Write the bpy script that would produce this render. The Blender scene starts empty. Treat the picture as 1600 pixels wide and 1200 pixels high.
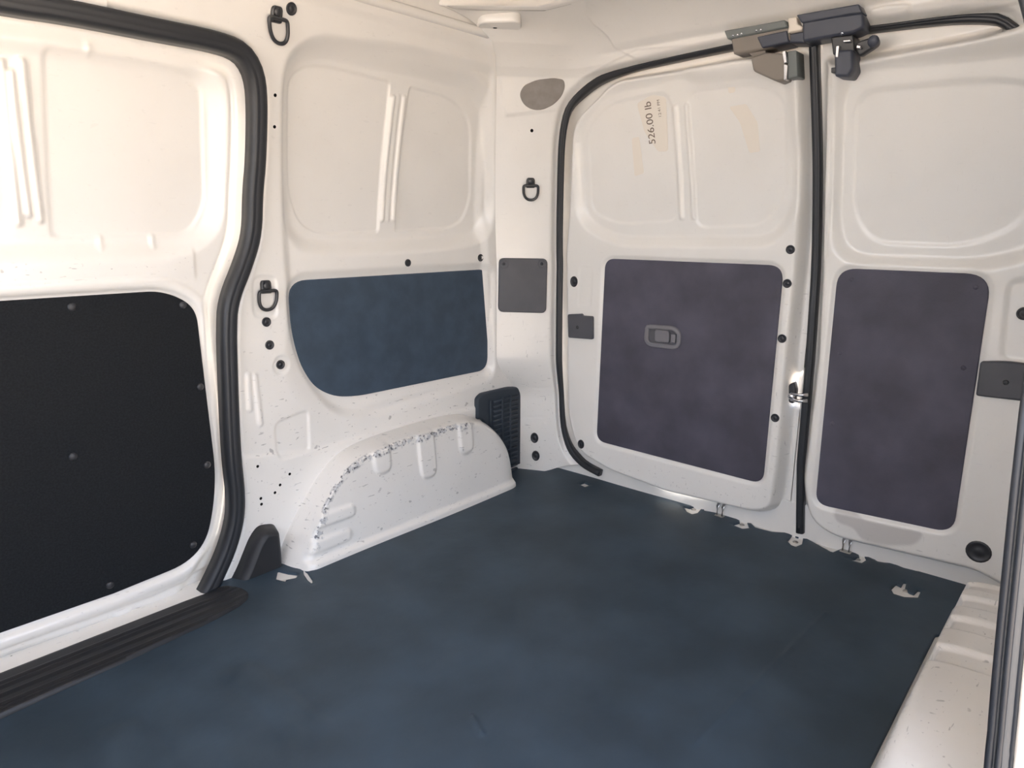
import bpy, bmesh, math, random
import numpy as np
from mathutils import Matrix, Vector

random.seed(4)
C = bpy.context.scene.collection
scene = bpy.context.scene

# ------------------------------------------------------------------ camera
cam_d = bpy.data.cameras.new('camera')
cam_d.sensor_width = 36.0
cam_d.lens = 24.75
cam_d.clip_start = 0.02
cam = bpy.data.objects.new('camera', cam_d)
C.objects.link(cam)
yaw, pitch, roll = math.radians(41.25), math.radians(12.85), math.radians(0.35)
fw = Vector((math.cos(pitch) * math.cos(yaw), math.cos(pitch) * math.sin(yaw), -math.sin(pitch)))
rt = fw.cross(Vector((0, 0, 1))).normalized()
up = rt.cross(fw)
rt2 = rt * math.cos(roll) + up * math.sin(roll)
up2 = up * math.cos(roll) - rt * math.sin(roll)
m = Matrix((rt2, up2, -fw)).transposed().to_4x4()
m.translation = Vector((0, 0, 0.85))
cam.matrix_world = m
scene.camera = cam

# ------------------------------------------------------------------ light
world = bpy.data.worlds.new('sky')
scene.world = world
world.use_nodes = True
wn = world.node_tree
bg = wn.nodes['Background']
tc = wn.nodes.new('ShaderNodeTexCoord')
sep = wn.nodes.new('ShaderNodeSeparateXYZ')
ramp = wn.nodes.new('ShaderNodeValToRGB')
ramp.color_ramp.elements[0].position = 0.0
ramp.color_ramp.elements[0].color = (0.84, 0.85, 0.88, 1)
ramp.color_ramp.elements[1].position = 0.9
ramp.color_ramp.elements[1].color = (0.40, 0.58, 0.95, 1)
wn.links.new(tc.outputs['Generated'], sep.inputs[0])
wn.links.new(sep.outputs['Z'], ramp.inputs[0])
wn.links.new(ramp.outputs[0], bg.inputs['Color'])
bg.inputs['Strength'].default_value = 4.1

sun_d = bpy.data.lights.new('sun', 'SUN')
sun_d.energy = 23.0
sun_d.angle = math.radians(0.6)
sun_d.color = (1.0, 0.93, 0.82)
sun = bpy.data.objects.new('sun', sun_d)
C.objects.link(sun)
sun.rotation_euler = Vector((-0.22, -0.50, -0.84)).to_track_quat('-Z', 'Y').to_euler()

vs = scene.view_settings
vs.view_transform = 'Standard'
vs.look = 'None'
vs.exposure = 0.58
vs.gamma = 1.0
vs.use_curve_mapping = False

# ------------------------------------------------------------------ materials
def mat(name, col, rough=0.5, metal=0.0, spec=0.5, noise=None, bump=None, coat=0.0, tint=None):
    """principled material; noise = (scale, darker factor), bump = (scale, strength)"""
    mt = bpy.data.materials.new(name)
    mt.use_nodes = True
    nt = mt.node_tree
    p = nt.nodes['Principled BSDF']
    p.inputs['Base Color'].default_value = (*col, 1)
    p.inputs['Roughness'].default_value = rough
    p.inputs['Metallic'].default_value = metal
    p.inputs['Specular IOR Level'].default_value = spec
    if tint:
        p.inputs['Specular Tint'].default_value = (*tint, 1)
    p.inputs['Coat Weight'].default_value = coat
    p.inputs['Coat Roughness'].default_value = 0.15
    co = nt.nodes.new('ShaderNodeTexCoord')
    if noise:
        n = nt.nodes.new('ShaderNodeTexNoise')
        n.inputs['Scale'].default_value = noise[0]
        n.inputs['Detail'].default_value = 5
        r = nt.nodes.new('ShaderNodeValToRGB')
        r.color_ramp.elements[0].position = 0.35
        r.color_ramp.elements[1].position = 0.68
        k = noise[1]
        r.color_ramp.elements[0].color = (col[0] * k, col[1] * k, col[2] * k, 1)
        r.color_ramp.elements[1].color = (min(1, col[0] * (2 - k)), min(1, col[1] * (2 - k)), min(1, col[2] * (2 - k)), 1)
        nt.links.new(co.outputs['Object'], n.inputs['Vector'])
        nt.links.new(n.outputs['Fac'], r.inputs[0])
        nt.links.new(r.outputs[0], p.inputs['Base Color'])
    if bump:
        n2 = nt.nodes.new('ShaderNodeTexNoise')
        n2.inputs['Scale'].default_value = bump[0]
        n2.inputs['Detail'].default_value = 3
        b = nt.nodes.new('ShaderNodeBump')
        b.inputs['Strength'].default_value = bump[1]
        b.inputs['Distance'].default_value = 0.002
        nt.links.new(co.outputs['Object'], n2.inputs['Vector'])
        nt.links.new(n2.outputs['Fac'], b.inputs['Height'])
        nt.links.new(b.outputs[0], p.inputs['Normal'])
    return mt

def paint_mat(name, col, scuffs=0.5):
    """white body paint with faint dirt, small dark scuffs and chips; the 'wear' attribute adds chips, 'stain' a grey patch"""
    mt = bpy.data.materials.new(name)
    mt.use_nodes = True
    nt = mt.node_tree
    N, L = nt.nodes, nt.links
    p = N['Principled BSDF']
    p.inputs['Roughness'].default_value = 0.32
    p.inputs['Coat Weight'].default_value = 0.3
    p.inputs['Coat Roughness'].default_value = 0.12
    co = N.new('ShaderNodeTexCoord')
    def noise(scale, detail=3, stretch=None, rot=0):
        n = N.new('ShaderNodeTexNoise')
        n.inputs['Scale'].default_value = scale
        n.inputs['Detail'].default_value = detail
        if stretch:
            mp = N.new('ShaderNodeMapping')
            mp.inputs['Scale'].default_value = stretch
            mp.inputs['Rotation'].default_value = (rot, rot * 0.7, rot * 0.4)
            L.new(co.outputs['Object'], mp.inputs[0])
            L.new(mp.outputs[0], n.inputs['Vector'])
        else:
            L.new(co.outputs['Object'], n.inputs['Vector'])
        return n.outputs['Fac']
    def rng(v, a, b):
        q = N.new('ShaderNodeMapRange')
        q.inputs['From Min'].default_value = a
        q.inputs['From Max'].default_value = b
        L.new(v, q.inputs['Value'])
        return q.outputs[0]
    def mth(op, a, b):
        q = N.new('ShaderNodeMath')
        q.operation = op
        for i, v in enumerate((a, b)):
            if isinstance(v, (int, float)):
                q.inputs[i].default_value = v
            else:
                L.new(v, q.inputs[i])
        return q.outputs[0]
    def mix(f, a, b):
        q = N.new('ShaderNodeMix')
        q.data_type = 'RGBA'
        L.new(f, q.inputs[0])
        for i, v in ((6, a), (7, b)):
            if isinstance(v, tuple):
                q.inputs[i].default_value = (*v, 1)
            else:
                L.new(v, q.inputs[i])
        return q.outputs[2]
    def attr(n):
        a = N.new('ShaderNodeAttribute')
        a.attribute_name = n
        return a.outputs['Fac']
    wear, dirt, stain = attr('wear'), attr('dirt'), attr('stain')
    soft = mth('MULTIPLY', rng(noise(7, 6), 0.45, 0.8), 0.10)
    c = mix(soft, col, (col[0] * 0.62, col[1] * 0.6, col[2] * 0.56))
    # thin scratches in two directions, only where the 'dirt' attribute says
    s1 = rng(noise(34, 2, (1, 1, 5.0), 0.5), 0.69, 0.73)
    s2 = rng(noise(40, 2, (1, 6.0, 1), 0.9), 0.70, 0.74)
    s3 = rng(noise(130, 2), 0.70, 0.76)
    sc = mth('MAXIMUM', mth('MAXIMUM', s1, s2), s3)
    sc = mth('MULTIPLY', mth('MULTIPLY', sc, dirt), scuffs)
    c = mix(sc, c, (0.16, 0.15, 0.15))
    c = mix(mth('MULTIPLY', stain, 0.55), c, (0.42, 0.39, 0.37))
    # chips: speckle of bare metal and black where wear is high
    ch = rng(noise(80, 5), 0.46, 0.53)
    ch = mth('MULTIPLY', ch, rng(wear, 0.25, 0.8))
    chip = mix(rng(noise(150, 3), 0.50, 0.60), (0.56, 0.56, 0.56), (0.08, 0.08, 0.09))
    c = mix(ch, c, chip)
    L.new(c, p.inputs['Base Color'])
    return mt

M = {}
M['paint'] = paint_mat('white_body_paint', (0.80, 0.776, 0.735))
M['roof_paint'] = paint_mat('roof_paint', (0.72, 0.70, 0.675))
M['rubber'] = mat('black_rubber', (0.022, 0.024, 0.028), 0.42, spec=0.45, bump=(60, 0.05))
M['rubber_grey'] = mat('worn_grey_rubber', (0.085, 0.083, 0.08), 0.5, spec=0.45, bump=(60, 0.05))
M['plastic'] = mat('black_plastic', (0.020, 0.021, 0.024), 0.48, spec=0.4, bump=(400, 0.12))
M['plug'] = mat('black_plug_plastic', (0.025, 0.026, 0.030), 0.45)
M['hole'] = mat('dark_hole', (0.006, 0.006, 0.006), 0.9, spec=0.1)
M['metal_black'] = mat('black_coated_steel', (0.028, 0.029, 0.032), 0.38, spec=0.6)
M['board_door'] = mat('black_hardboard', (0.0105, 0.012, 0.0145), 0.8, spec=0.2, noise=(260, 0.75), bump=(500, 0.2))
M['board_side'] = mat('hazed_blue_charcoal_board', (0.042, 0.066, 0.098), 0.62, spec=0.45, noise=(22, 0.86), bump=(300, 0.25))  # blue of this board is partly lens flare haze put into the colour
M['board_rear'] = mat('hazed_charcoal_board', (0.072, 0.069, 0.094), 0.62, spec=0.4, noise=(9, 0.80), bump=(260, 0.22))  # bluish lift is partly flare haze, painted into the board colour
M['cover'] = mat('dark_grey_plastic', (0.082, 0.082, 0.092), 0.5, spec=0.4, noise=(14, 0.9), bump=(260, 0.1))
M['pad_grey'] = mat('mid_grey_foam', (0.28, 0.255, 0.235), 0.85, spec=0.2, noise=(40, 0.92))
M['grille'] = mat('blue_black_plastic', (0.028, 0.038, 0.052), 0.5, spec=0.4)
M['mat'] = mat('hazed_rubber_mat', (0.034, 0.052, 0.072), 0.55, spec=0.5, noise=(6, 0.78), bump=(45, 0.25), tint=(0.80, 0.93, 1.0))  # blue-grey tone has flare haze painted over the mat's own black
M['chrome'] = mat('bright_steel', (0.62, 0.62, 0.64), 0.22, metal=1.0)
M['zinc'] = mat('dull_zinc', (0.45, 0.43, 0.40), 0.4, metal=1.0)
M['latch_brown'] = mat('dusty_hazed_latch_plastic', (0.235, 0.205, 0.175), 0.55)  # also colours the left header housing, where flare haze is painted in
M['latch_dark'] = mat('dark_latch_plastic', (0.055, 0.062, 0.085), 0.42)
M['latch_green'] = mat('hazed_green_grey_plastic', (0.16, 0.175, 0.17), 0.45)  # flare haze lightening the header housing is put into this colour
M['handle'] = mat('grey_handle_plastic', (0.17, 0.165, 0.18), 0.42)
M['ink'] = mat('faded_label_ink', (0.16, 0.12, 0.09), 0.8)
M['glue'] = mat('label_glue_residue', (0.79, 0.73, 0.645), 0.7)
M['ground'] = mat('pale_concrete', (0.60, 0.47, 0.34), 0.9, noise=(3, 0.9))
M['seam'] = mat('grey_seam_sealer', (0.55, 0.53, 0.50), 0.7)
M['jamb'] = mat('door_jamb_paint', (0.78, 0.70, 0.60), 0.3, coat=0.3)

# ------------------------------------------------------------------ body surfaces (metres)
YS, XR, YC = 1.55, 1.88, 0.82
BX, BY = 1.865, 1.385
def ly(z): return 0.12 * np.maximum(0.0, (z - 0.75) / 0.61) ** 1.6
def lx(z): return 0.11 * np.maximum(0.0, (z - 0.70) / 0.60) ** 1.5
def smooth(t):
    t = np.clip(t, 0, 1)
    return t * t * (3 - 2 * t)
def side(x, z, d=0.0):                 # far side wall, d = towards the cargo space
    x, z = np.asarray(x, float), np.asarray(z, float)
    return np.stack([x, YS - ly(z) - d + 0 * x, z + 0 * x], -1)
def rear(y, z, d=0.0):                 # rear doors
    y, z = np.asarray(y, float), np.asarray(z, float)
    return np.stack([XR - lx(z) - d + 0 * y, y, z + 0 * y], -1)
def near(x, z, d=0.0):                 # near side wall
    x, z = np.asarray(x, float), np.asarray(z, float)
    return np.stack([x, 0.03 + 0.6 * ly(z) + d + 0 * x, z + 0 * x], -1)
def flat(x, y, d=0.0):                 # floor
    x, y = np.asarray(x, float), np.asarray(y, float)
    return np.stack([x, y, d + 0 * x + 0 * y], -1)
def back(s, t, d=0.0):                 # rear pillar (s < 0.24) and door frame; above t = 1.30 it curves forward to the roof
    s, t = np.asarray(s, float), np.asarray(t, float)
    q = np.clip((t - 1.26) / 0.34, 0, 1)
    z = np.where(t < 1.26, t, 1.26 + 0.122 * np.sin(q * np.pi / 2)) + np.maximum(0, t - 1.60)
    ext = 0.25 * q ** 1.7
    cx = 1.69 + 0.10 * smooth((0.42 - t) / 0.16)
    u, w_ = s - 0.24, 0.045
    mn = np.where(u < -w_, u, np.where(u > w_, 0.0, -(w_ - u) ** 2 / (4 * w_)))
    px = BX + (BX - cx) / 0.24 * mn
    py = BY + (BY - YS) / 0.24 * mn - (u - mn)
    w = smooth((s - 0.195) / 0.09)
    nx = -(0.69 + 0.31 * w)
    ny = -(0.72 * (1 - w))
    X = px - lx(np.minimum(t, 1.30)) - ext + nx * d
    Y = YC + (py - YC) * (1 - ly(np.minimum(t, 1.40)) / (YS - YC)) + ny * d
    return np.stack([X, Y, z + 0 * s], -1)

def zt(pts):                            # heights on the curved header -> sheet coordinate t
    return [(s, z if z < 1.26 else 1.26 + 0.34 * math.asin(min(1.0, (z - 1.26) / 0.122)) * 2 / math.pi) for s, z in pts]

# ------------------------------------------------------------------ 2-D helpers
def rpoly(pts, r=0.02, n=6):
    """polygon with rounded corners; r may be one radius or a list"""
    P = [Vector(p) for p in pts]
    out = []
    k = len(P)
    for i in range(k):
        a, b, c = P[i - 1], P[i], P[(i + 1) % k]
        rr = r[i] if isinstance(r, (list, tuple)) else r
        u, v = a - b, c - b
        t = min(rr, u.length * 0.48, v.length * 0.48)
        if t < 1e-4:
            out.append(tuple(b))
            continue
        p0, p1 = b + u.normalized() * t, b + v.normalized() * t
        for j in range(n + 1):
            f = j / n
            out.append(tuple(p0 * (1 - f) ** 2 + b * (2 * f * (1 - f)) + p1 * f * f))
    return out

def circ(c, r, n=18, ry=None):
    return [(c[0] + r * math.cos(2 * math.pi * i / n), c[1] + (ry or r) * math.sin(2 * math.pi * i / n)) for i in range(n)]

def sd(X, Y, poly):
    """signed distance to a polygon, negative inside"""
    X, Y = np.asarray(X, float), np.asarray(Y, float)
    P = np.array(poly, float)
    d = np.full(X.shape, 1e9)
    ins = np.zeros(X.shape, bool)
    for i in range(len(P)):
        (ax, ay), (bx, by) = P[i - 1], P[i]
        ex, ey = bx - ax, by - ay
        wx, wy = X - ax, Y - ay
        t = np.clip((wx * ex + wy * ey) / (ex * ex + ey * ey + 1e-12), 0, 1)
        d = np.minimum(d, (wx - t * ex) ** 2 + (wy - t * ey) ** 2)
        cond = (ay > Y) != (by > Y)
        with np.errstate(divide='ignore', invalid='ignore'):
            xi = ax + (Y - ay) * ex / (ey if abs(ey) > 1e-12 else 1e-12)
        ins ^= cond & (X < xi)
    return np.sqrt(d) * np.where(ins, -1, 1)

def sline(X, Y, pts):
    """distance to an open polyline"""
    d = np.full(np.shape(X), 1e9)
    for (ax, ay), (bx, by) in zip(pts[:-1], pts[1:]):
        ex, ey = bx - ax, by - ay
        t = np.clip(((X - ax) * ex + (Y - ay) * ey) / (ex * ex + ey * ey + 1e-12), 0, 1)
        d = np.minimum(d, (X - ax - t * ex) ** 2 + (Y - ay - t * ey) ** 2)
    return np.sqrt(d)

def step(s, w):                        # 1 inside, 0 outside, fillet of width w
    return smooth(0.5 - s / w)
def ridge(dist, w):                    # round bead of half width w
    return np.clip(1 - (dist / w) ** 2, 0, 1) ** 0.7

# ------------------------------------------------------------------ object helpers
def link(name, me, mt, parent=None):
    o = bpy.data.objects.new(name, me)
    C.objects.link(o)
    if mt is not None and not me.materials:
        me.materials.append(M[mt] if isinstance(mt, str) else mt)
    if parent is not None:
        o.parent = parent
    return o
def tag(o, label, cat=None, group=None, kind=None):
    o['label'] = label
    if cat: o['category'] = cat
    if group: o['group'] = group
    if kind: o['kind'] = kind
    return o
def struct(o, label):
    o['kind'] = 'structure'
    o['label'] = label
    return o
def empty(name, loc=(0, 0, 0)):
    o = bpy.data.objects.new(name, None)
    C.objects.link(o)
    o.location = loc
    o.empty_display_size = 0.03
    return o
def keep(o, parent):                   # parent without moving
    o.parent = parent
    o.matrix_parent_inverse = Matrix.Translation(-Vector(parent.location))
    return o

def mesh(name, verts, faces, smooth_=True, recalc=True):
    me = bpy.data.meshes.new(name)
    bm = bmesh.new()
    vs_ = [bm.verts.new(v) for v in verts]
    for f in faces:
        try:
            bm.faces.new([vs_[i] for i in f])
        except ValueError:
            pass
    if recalc:
        bmesh.ops.recalc_face_normals(bm, faces=bm.faces)
    for f in bm.faces:
        f.smooth = smooth_
    bm.to_mesh(me)
    bm.free()
    return me

def field(name, surf, s0, s1, t0, t1, h, relief, mt, keep_sd=None, attrs=None, flip=False, skirt=0):
    """pressed sheet: a fine grid on SURF pushed by RELIEF; keep_sd < 0 is kept, its edge snapped clean"""
    ns, nt_ = int(round((s1 - s0) / h)) + 1, int(round((t1 - t0) / h)) + 1
    Sg, Tg = np.meshgrid(np.linspace(s0, s1, ns), np.linspace(t0, t1, nt_), indexing='ij')
    idx = np.arange(ns * nt_).reshape(ns, nt_)
    quads = np.stack([idx[:-1, :-1], idx[1:, :-1], idx[1:, 1:], idx[:-1, 1:]], -1).reshape(-1, 4)
    S_, T_ = Sg.ravel(), Tg.ravel()
    if keep_sd is not None:
        cs, ct = S_[quads].mean(1), T_[quads].mean(1)
        quads = quads[keep_sd(cs, ct) < 0]
        cnt = np.bincount(quads.ravel(), minlength=ns * nt_)
        e = 1e-4
        k = (cnt > 0) & (cnt < 4)
        v = keep_sd(S_[k], T_[k])
        gx = (keep_sd(S_[k] + e, T_[k]) - v) / e
        gy = (keep_sd(S_[k], T_[k] + e) - v) / e
        g = np.hypot(gx, gy) + 1e-9
        near_ = np.abs(v) < h * 1.6
        S_[k] -= np.where(near_, v * gx / g, 0)
        T_[k] -= np.where(near_, v * gy / g, 0)
    used = np.unique(quads)
    remap = np.full(ns * nt_, -1)
    remap[used] = np.arange(len(used))
    S_, T_, quads = S_[used], T_[used], remap[quads]
    d = relief(S_, T_) if relief else 0 * S_
    co = surf(S_, T_, d)
    if flip:
        quads = quads[:, ::-1]
    me = bpy.data.meshes.new(name)
    me.vertices.add(len(co))
    me.vertices.foreach_set('co', co.ravel().astype(np.float32))
    me.loops.add(quads.size)
    me.loops.foreach_set('vertex_index', quads.ravel().astype(np.int32))
    me.polygons.add(len(quads))
    me.polygons.foreach_set('loop_start', np.arange(0, quads.size, 4, dtype=np.int32))
    me.polygons.foreach_set('loop_total', np.full(len(quads), 4, dtype=np.int32))
    me.update(calc_edges=True)
    me.polygons.foreach_set('use_smooth', np.ones(len(quads), bool))
    for an, fn in (attrs or {}).items():
        a = me.attributes.new(an, 'FLOAT', 'POINT')
        a.data.foreach_set('value', np.clip(fn(S_, T_), 0, 1).astype(np.float32))
    if skirt:
        bm = bmesh.new()
        bm.from_mesh(me)
        ed = [e_ for e_ in bm.edges if len(e_.link_faces) == 1]
        r = bmesh.ops.extrude_edge_only(bm, edges=ed)
        for v_ in (g_ for g_ in r['geom'] if isinstance(g_, bmesh.types.BMVert)):
            v_.co.z -= skirt
        bm.to_mesh(me)
        bm.free()
    return link(name, me, mt)

def inset(pts, w):
    P = np.array(pts, float)
    a = 0.5 * np.sum(P[:, 0] * np.roll(P[:, 1], -1) - np.roll(P[:, 0], -1) * P[:, 1])
    t = np.roll(P, -1, 0) - np.roll(P, 1, 0)
    t /= np.linalg.norm(t, axis=1)[:, None] + 1e-9
    n = np.stack([-t[:, 1], t[:, 0]], -1) * (1 if a > 0 else -1)
    return P + n * w

def prism(name, surf, outline, d0, d1, mt, bevel=0.002, parent=None, holes=None, taper=0.0):
    """plate standing on a surface, with a bevelled upper edge"""
    P = np.array(outline, float)
    n = len(P)
    rings = [(P, d0), (inset(P, taper) if taper else P, d1 - bevel), (inset(P, taper + bevel * 0.35), d1 - bevel * 0.35), (inset(P, taper + bevel), d1)]
    V, Fc = [], []
    for q, d in rings:
        V += [tuple(v) for v in surf(q[:, 0], q[:, 1], d)]
    for r in range(len(rings) - 1):
        for i in range(n):
            j = (i + 1) % n
            Fc.append((r * n + i, r * n + j, (r + 1) * n + j, (r + 1) * n + i))
    Fc.append(tuple(range((len(rings) - 1) * n, len(rings) * n)))
    Fc.append(tuple(range(n - 1, -1, -1)))
    me = mesh(name, V, Fc, True)
    for p in me.polygons:
        if len(p.vertices) > 4:
            p.use_smooth = False
    return link(name, me, mt, parent)

def dome(name, surf, c, r, h, mt, parent=None, d0=0.0, n=14, ry=None, rings=4):
    """low round head or plug"""
    V, Fc = [], []
    for k in range(rings + 1):
        a = math.pi / 2 * k / rings
        rr, hh = math.cos(a), math.sin(a)
        if k == rings:
            V.append(tuple(surf(c[0], c[1], d0 + h)))
            break
        for i in range(n):
            th = 2 * math.pi * i / n
            V.append(tuple(surf(c[0] + r * rr * math.cos(th), c[1] + (ry or r) * rr * math.sin(th), d0 + h * hh)))
    for k in range(rings - 1):
        for i in range(n):
            Fc.append((k * n + i, k * n + (i + 1) % n, (k + 1) * n + (i + 1) % n, (k + 1) * n + i))
    for i in range(n):
        Fc.append(((rings - 1) * n + i, (rings - 1) * n + (i + 1) % n, rings * n))
    Fc.append(tuple(range(n - 1, -1, -1)))
    return link(name, mesh(name, V, Fc), mt, parent)

def plug(c, r, surf, parent, ry=None, d=0.0, name='hole_plug', mt='plug'):
    """push-in plug: a rim, a shallow dish and a centre"""
    V, Fc = [], []
    n = 20
    prof = [(1.0, 0.0), (1.0, 0.0022), (0.9, 0.0034), (0.78, 0.0030), (0.70, 0.0014), (0.35, 0.0012), (0.28, 0.0022)]
    for (f, hh) in prof:
        for i in range(n):
            th = 2 * math.pi * i / n
            V.append(tuple(surf(c[0] + r * f * math.cos(th), c[1] + (ry or r) * f * math.sin(th), d + hh)))
    for k in range(len(prof) - 1):
        for i in range(n):
            Fc.append((k * n + i, k * n + (i + 1) % n, (k + 1) * n + (i + 1) % n, (k + 1) * n + i))
    Fc.append(tuple(range((len(prof) - 1) * n, len(prof) * n)))
    return link(name, mesh(name, V, Fc, True, False), mt, parent)

def resample(pts, n, closed=False):
    P = np.array(pts, float)
    if closed:
        P = np.vstack([P, P[:1]])
    L = np.concatenate([[0], np.cumsum(np.linalg.norm(np.diff(P, axis=0), axis=1))])
    t = np.linspace(0, L[-1], n + (1 if closed else 0))
    q = np.stack([np.interp(t, L, P[:, k]) for k in range(P.shape[1])], -1)
    return q[:-1] if closed else q

def chaikin(pts, n=2, closed=False):
    P = [np.array(p, float) for p in pts]
    for _ in range(n):
        out = [] if closed else [P[0]]
        for i in range(len(P) - (0 if closed else 1)):
            a, b = P[i], P[(i + 1) % len(P)]
            out += [a * 0.75 + b * 0.25, a * 0.25 + b * 0.75]
        if not closed:
            out.append(P[-1])
        P = out
    return [tuple(p) for p in P]

SEAL = [(-1, -0.6), (-1, 0.45), (-0.86, 0.80), (-0.55, 0.97), (-0.30, 0.90), (-0.12, 0.92), (0.20, 1.0), (0.62, 0.92), (0.90, 0.70), (1, 0.30), (1, -0.6)]
def sweep(name, surf, path, hw, ht, mt, closed=False, parent=None, prof=SEAL, d0=0.0):
    """profile swept along a path lying on a surface"""
    P = np.array(path, float)
    k = len(P)
    if closed:
        T = np.roll(P, -1, 0) - np.roll(P, 1, 0)
    else:
        T = np.gradient(P, axis=0)
    T /= np.linalg.norm(T, axis=1)[:, None] + 1e-9
    Nn = np.stack([-T[:, 1], T[:, 0]], -1)
    V, Fc = [], []
    m_ = len(prof)
    for i in range(k):
        for a, b in prof:
            q = P[i] + Nn[i] * a * hw
            V.append(tuple(surf(q[0], q[1], d0 + b * ht)))
    for i in range(k if closed else k - 1):
        j = (i + 1) % k
        for q in range(m_ - 1):
            Fc.append((i * m_ + q, i * m_ + q + 1, j * m_ + q + 1, j * m_ + q))
        Fc.append((i * m_ + m_ - 1, i * m_, j * m_, j * m_ + m_ - 1))
    if not closed:
        Fc.append(tuple(range(m_)))
        Fc.append(tuple(range((k - 1) * m_, k * m_)))
    return link(name, mesh(name, V, Fc), mt, parent)

def tube(name, pts, r, mt, parent=None, n=10, closed=False, up_=(0, 0, 1)):
    P = [Vector(p) for p in pts]
    k = len(P)
    V, Fc = [], []
    for i in range(k):
        a, b = P[i - 1] if (closed or i) else P[0], P[(i + 1) % k] if (closed or i < k - 1) else P[-1]
        t = (b - a).normalized()
        u = t.cross(Vector(up_))
        if u.length < 1e-3:
            u = t.cross(Vector((1, 0, 0)))
        u.normalize()
        w = t.cross(u)
        rr = r[i] if isinstance(r, (list, tuple)) else r
        for j in range(n):
            th = 2 * math.pi * j / n
            V.append(tuple(P[i] + (u * math.cos(th) + w * math.sin(th)) * rr))
    for i in range(k if closed else k - 1):
        q = (i + 1) % k
        for j in range(n):
            Fc.append((i * n + j, i * n + (j + 1) % n, q * n + (j + 1) % n, q * n + j))
    if not closed:
        Fc.append(tuple(range(n)))
        Fc.append(tuple(range((k - 1) * n, k * n)))
    return link(name, mesh(name, V, Fc), mt, parent)

def box(name, c, size, mt, parent=None, rot=None, bevel=0.0015):
    bm = bmesh.new()
    bmesh.ops.create_cube(bm, size=1)
    bmesh.ops.scale(bm, vec=size, verts=bm.verts)
    if bevel:
        bmesh.ops.bevel(bm, geom=list(bm.edges), offset=bevel, segments=2, affect='EDGES', clamp_overlap=True)
    me = bpy.data.meshes.new(name)
    for f in bm.faces: f.smooth = False
    bm.transform(Matrix.Translation(Vector(c)) @ (rot.to_4x4() if rot else Matrix.Identity(4)))
    bm.to_mesh(me)
    bm.free()
    return link(name, me, mt, parent)

ALL = lambda S_, T_: 0.6 + 0 * S_

# ================================================================== SETTING
# outside ground, lit by the sun; its warm bounce reaches the upper walls
g = link('ground', mesh('ground', [(-9, -9, -0.42), (9, -9, -0.42), (9, 9, -0.42), (-9, 9, -0.42)], [(0, 1, 2, 3)], False), 'ground')
struct(g, 'sunlit pale concrete ground outside the van')

# ---- floor pan (white painted steel under the mat)
fl = field('floor', flat, -0.92, 2.02, -0.02, 1.62, 0.02, lambda x, y: -0.0015 + 0 * x, 'paint', attrs={'dirt': ALL})
struct(fl, 'white painted steel floor pan showing at the torn mat edge by the rear doors')

# ---- ceiling
def roof_surf(x, y, d=0.0):
    x, y = np.asarray(x, float), np.asarray(y, float)
    return np.stack([x, y, 1.405 - d + 0 * x], -1)
def roof_relief(x, y):
    d = 0 * x
    for yy in (0.28, 0.46, 0.64, 0.82, 1.00, 1.18):
        d += 0.005 * step(np.abs(y - yy) - 0.045, 0.03) * smooth((1.42 - x) / 0.03)
    d += 0.022 * step(np.abs(x - 0.98) - 0.05, 0.04)
    return d
ce = field('ceiling', roof_surf, -0.92, 2.06, -0.06, 1.68, 0.012, roof_relief, 'roof_paint')
struct(ce, 'white ribbed roof sheet seen over the corner of the cargo space')

# ---- far side wall -------------------------------------------------
SEAL1 = [(0.3963, 1.201), (0.4902, 1.206), (0.6298, 1.205), (0.7674, 1.206), (0.8204, 1.196), (0.85, 1.16), (0.8603, 1.104), (0.8612, 0.9854), (0.854, 0.916), (0.8509, 0.8235), (0.8254, 0.7558), (0.7812, 0.6738), (0.7717, 0.6011), (0.7681, 0.5417), (0.7608, 0.4052), (0.7576, 0.2953), (0.7602, 0.2136), (0.7531, 0.1498), (0.7278, 0.0834), (0.6922, 0.0249)]
seal_path = chaikin([(-0.42, 0.0), (-0.5, 0.10), (-0.5, 1.06), (-0.44, 1.18), (-0.3, 1.20), (0.1, 1.203)] + SEAL1 + [(0.66, -0.02), (0.63, -0.06)], 2)
open_poly = list(seal_path)

win_recess = rpoly([(0.9522, 0.8424), (0.9352, 1.153), (0.9581, 1.22), (1.048, 1.246), (1.268, 1.245), (1.506, 1.24), (1.607, 1.185), (1.669, 0.8967), (1.633, 0.8048), (1.474, 0.7898), (1.109, 0.7829), (0.992, 0.7933)], 0.05)
glass_a = rpoly([(0.969, 0.9201), (0.9562, 1.171), (0.993, 1.202), (1.056, 1.211), (1.249, 1.203), (1.247, 0.8244), (1.055, 0.8206), (0.9999, 0.8456)], [0.05, 0.04, 0.03, 0.03, 0.012, 0.012, 0.03, 0.04])
glass_b = rpoly([(1.314, 1.2), (1.463, 1.193), (1.542, 1.152), (1.565, 1.111), (1.596, 0.9235), (1.571, 0.857), (1.511, 0.8342), (1.306, 0.8258)], [0.008, 0.05, 0.05, 0.03, 0.05, 0.04, 0.03, 0.008])
rib_a = [(1.262, 1.167), (1.257, 0.8583)]
rib_b = [(1.279, 1.17), (1.277, 0.8585)]
rib_c = [(1.298, 1.171), (1.297, 0.8604)]
shell_b = rpoly([(0.9265, 1.2), (0.9427, 0.7082), (0.9426, 0.5821), (0.9714, 0.4721), (1.055, 0.3541), (1.193, 0.321), (1.466, 0.3397), (1.683, 0.354), (1.585, 1.274), (1.222, 1.273), (0.9874, 1.251)], 0.05)
panel_s = rpoly([(0.948, 0.7079), (1.671, 0.706), (1.668, 0.376), (1.142, 0.3804), (1.068, 0.3923), (1.008, 0.4289), (0.9674, 0.4943), (0.9497, 0.5813)], [0.055, 0.04, 0.045, 0.04, 0.04, 0.05, 0.05, 0.05], 8)
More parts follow.
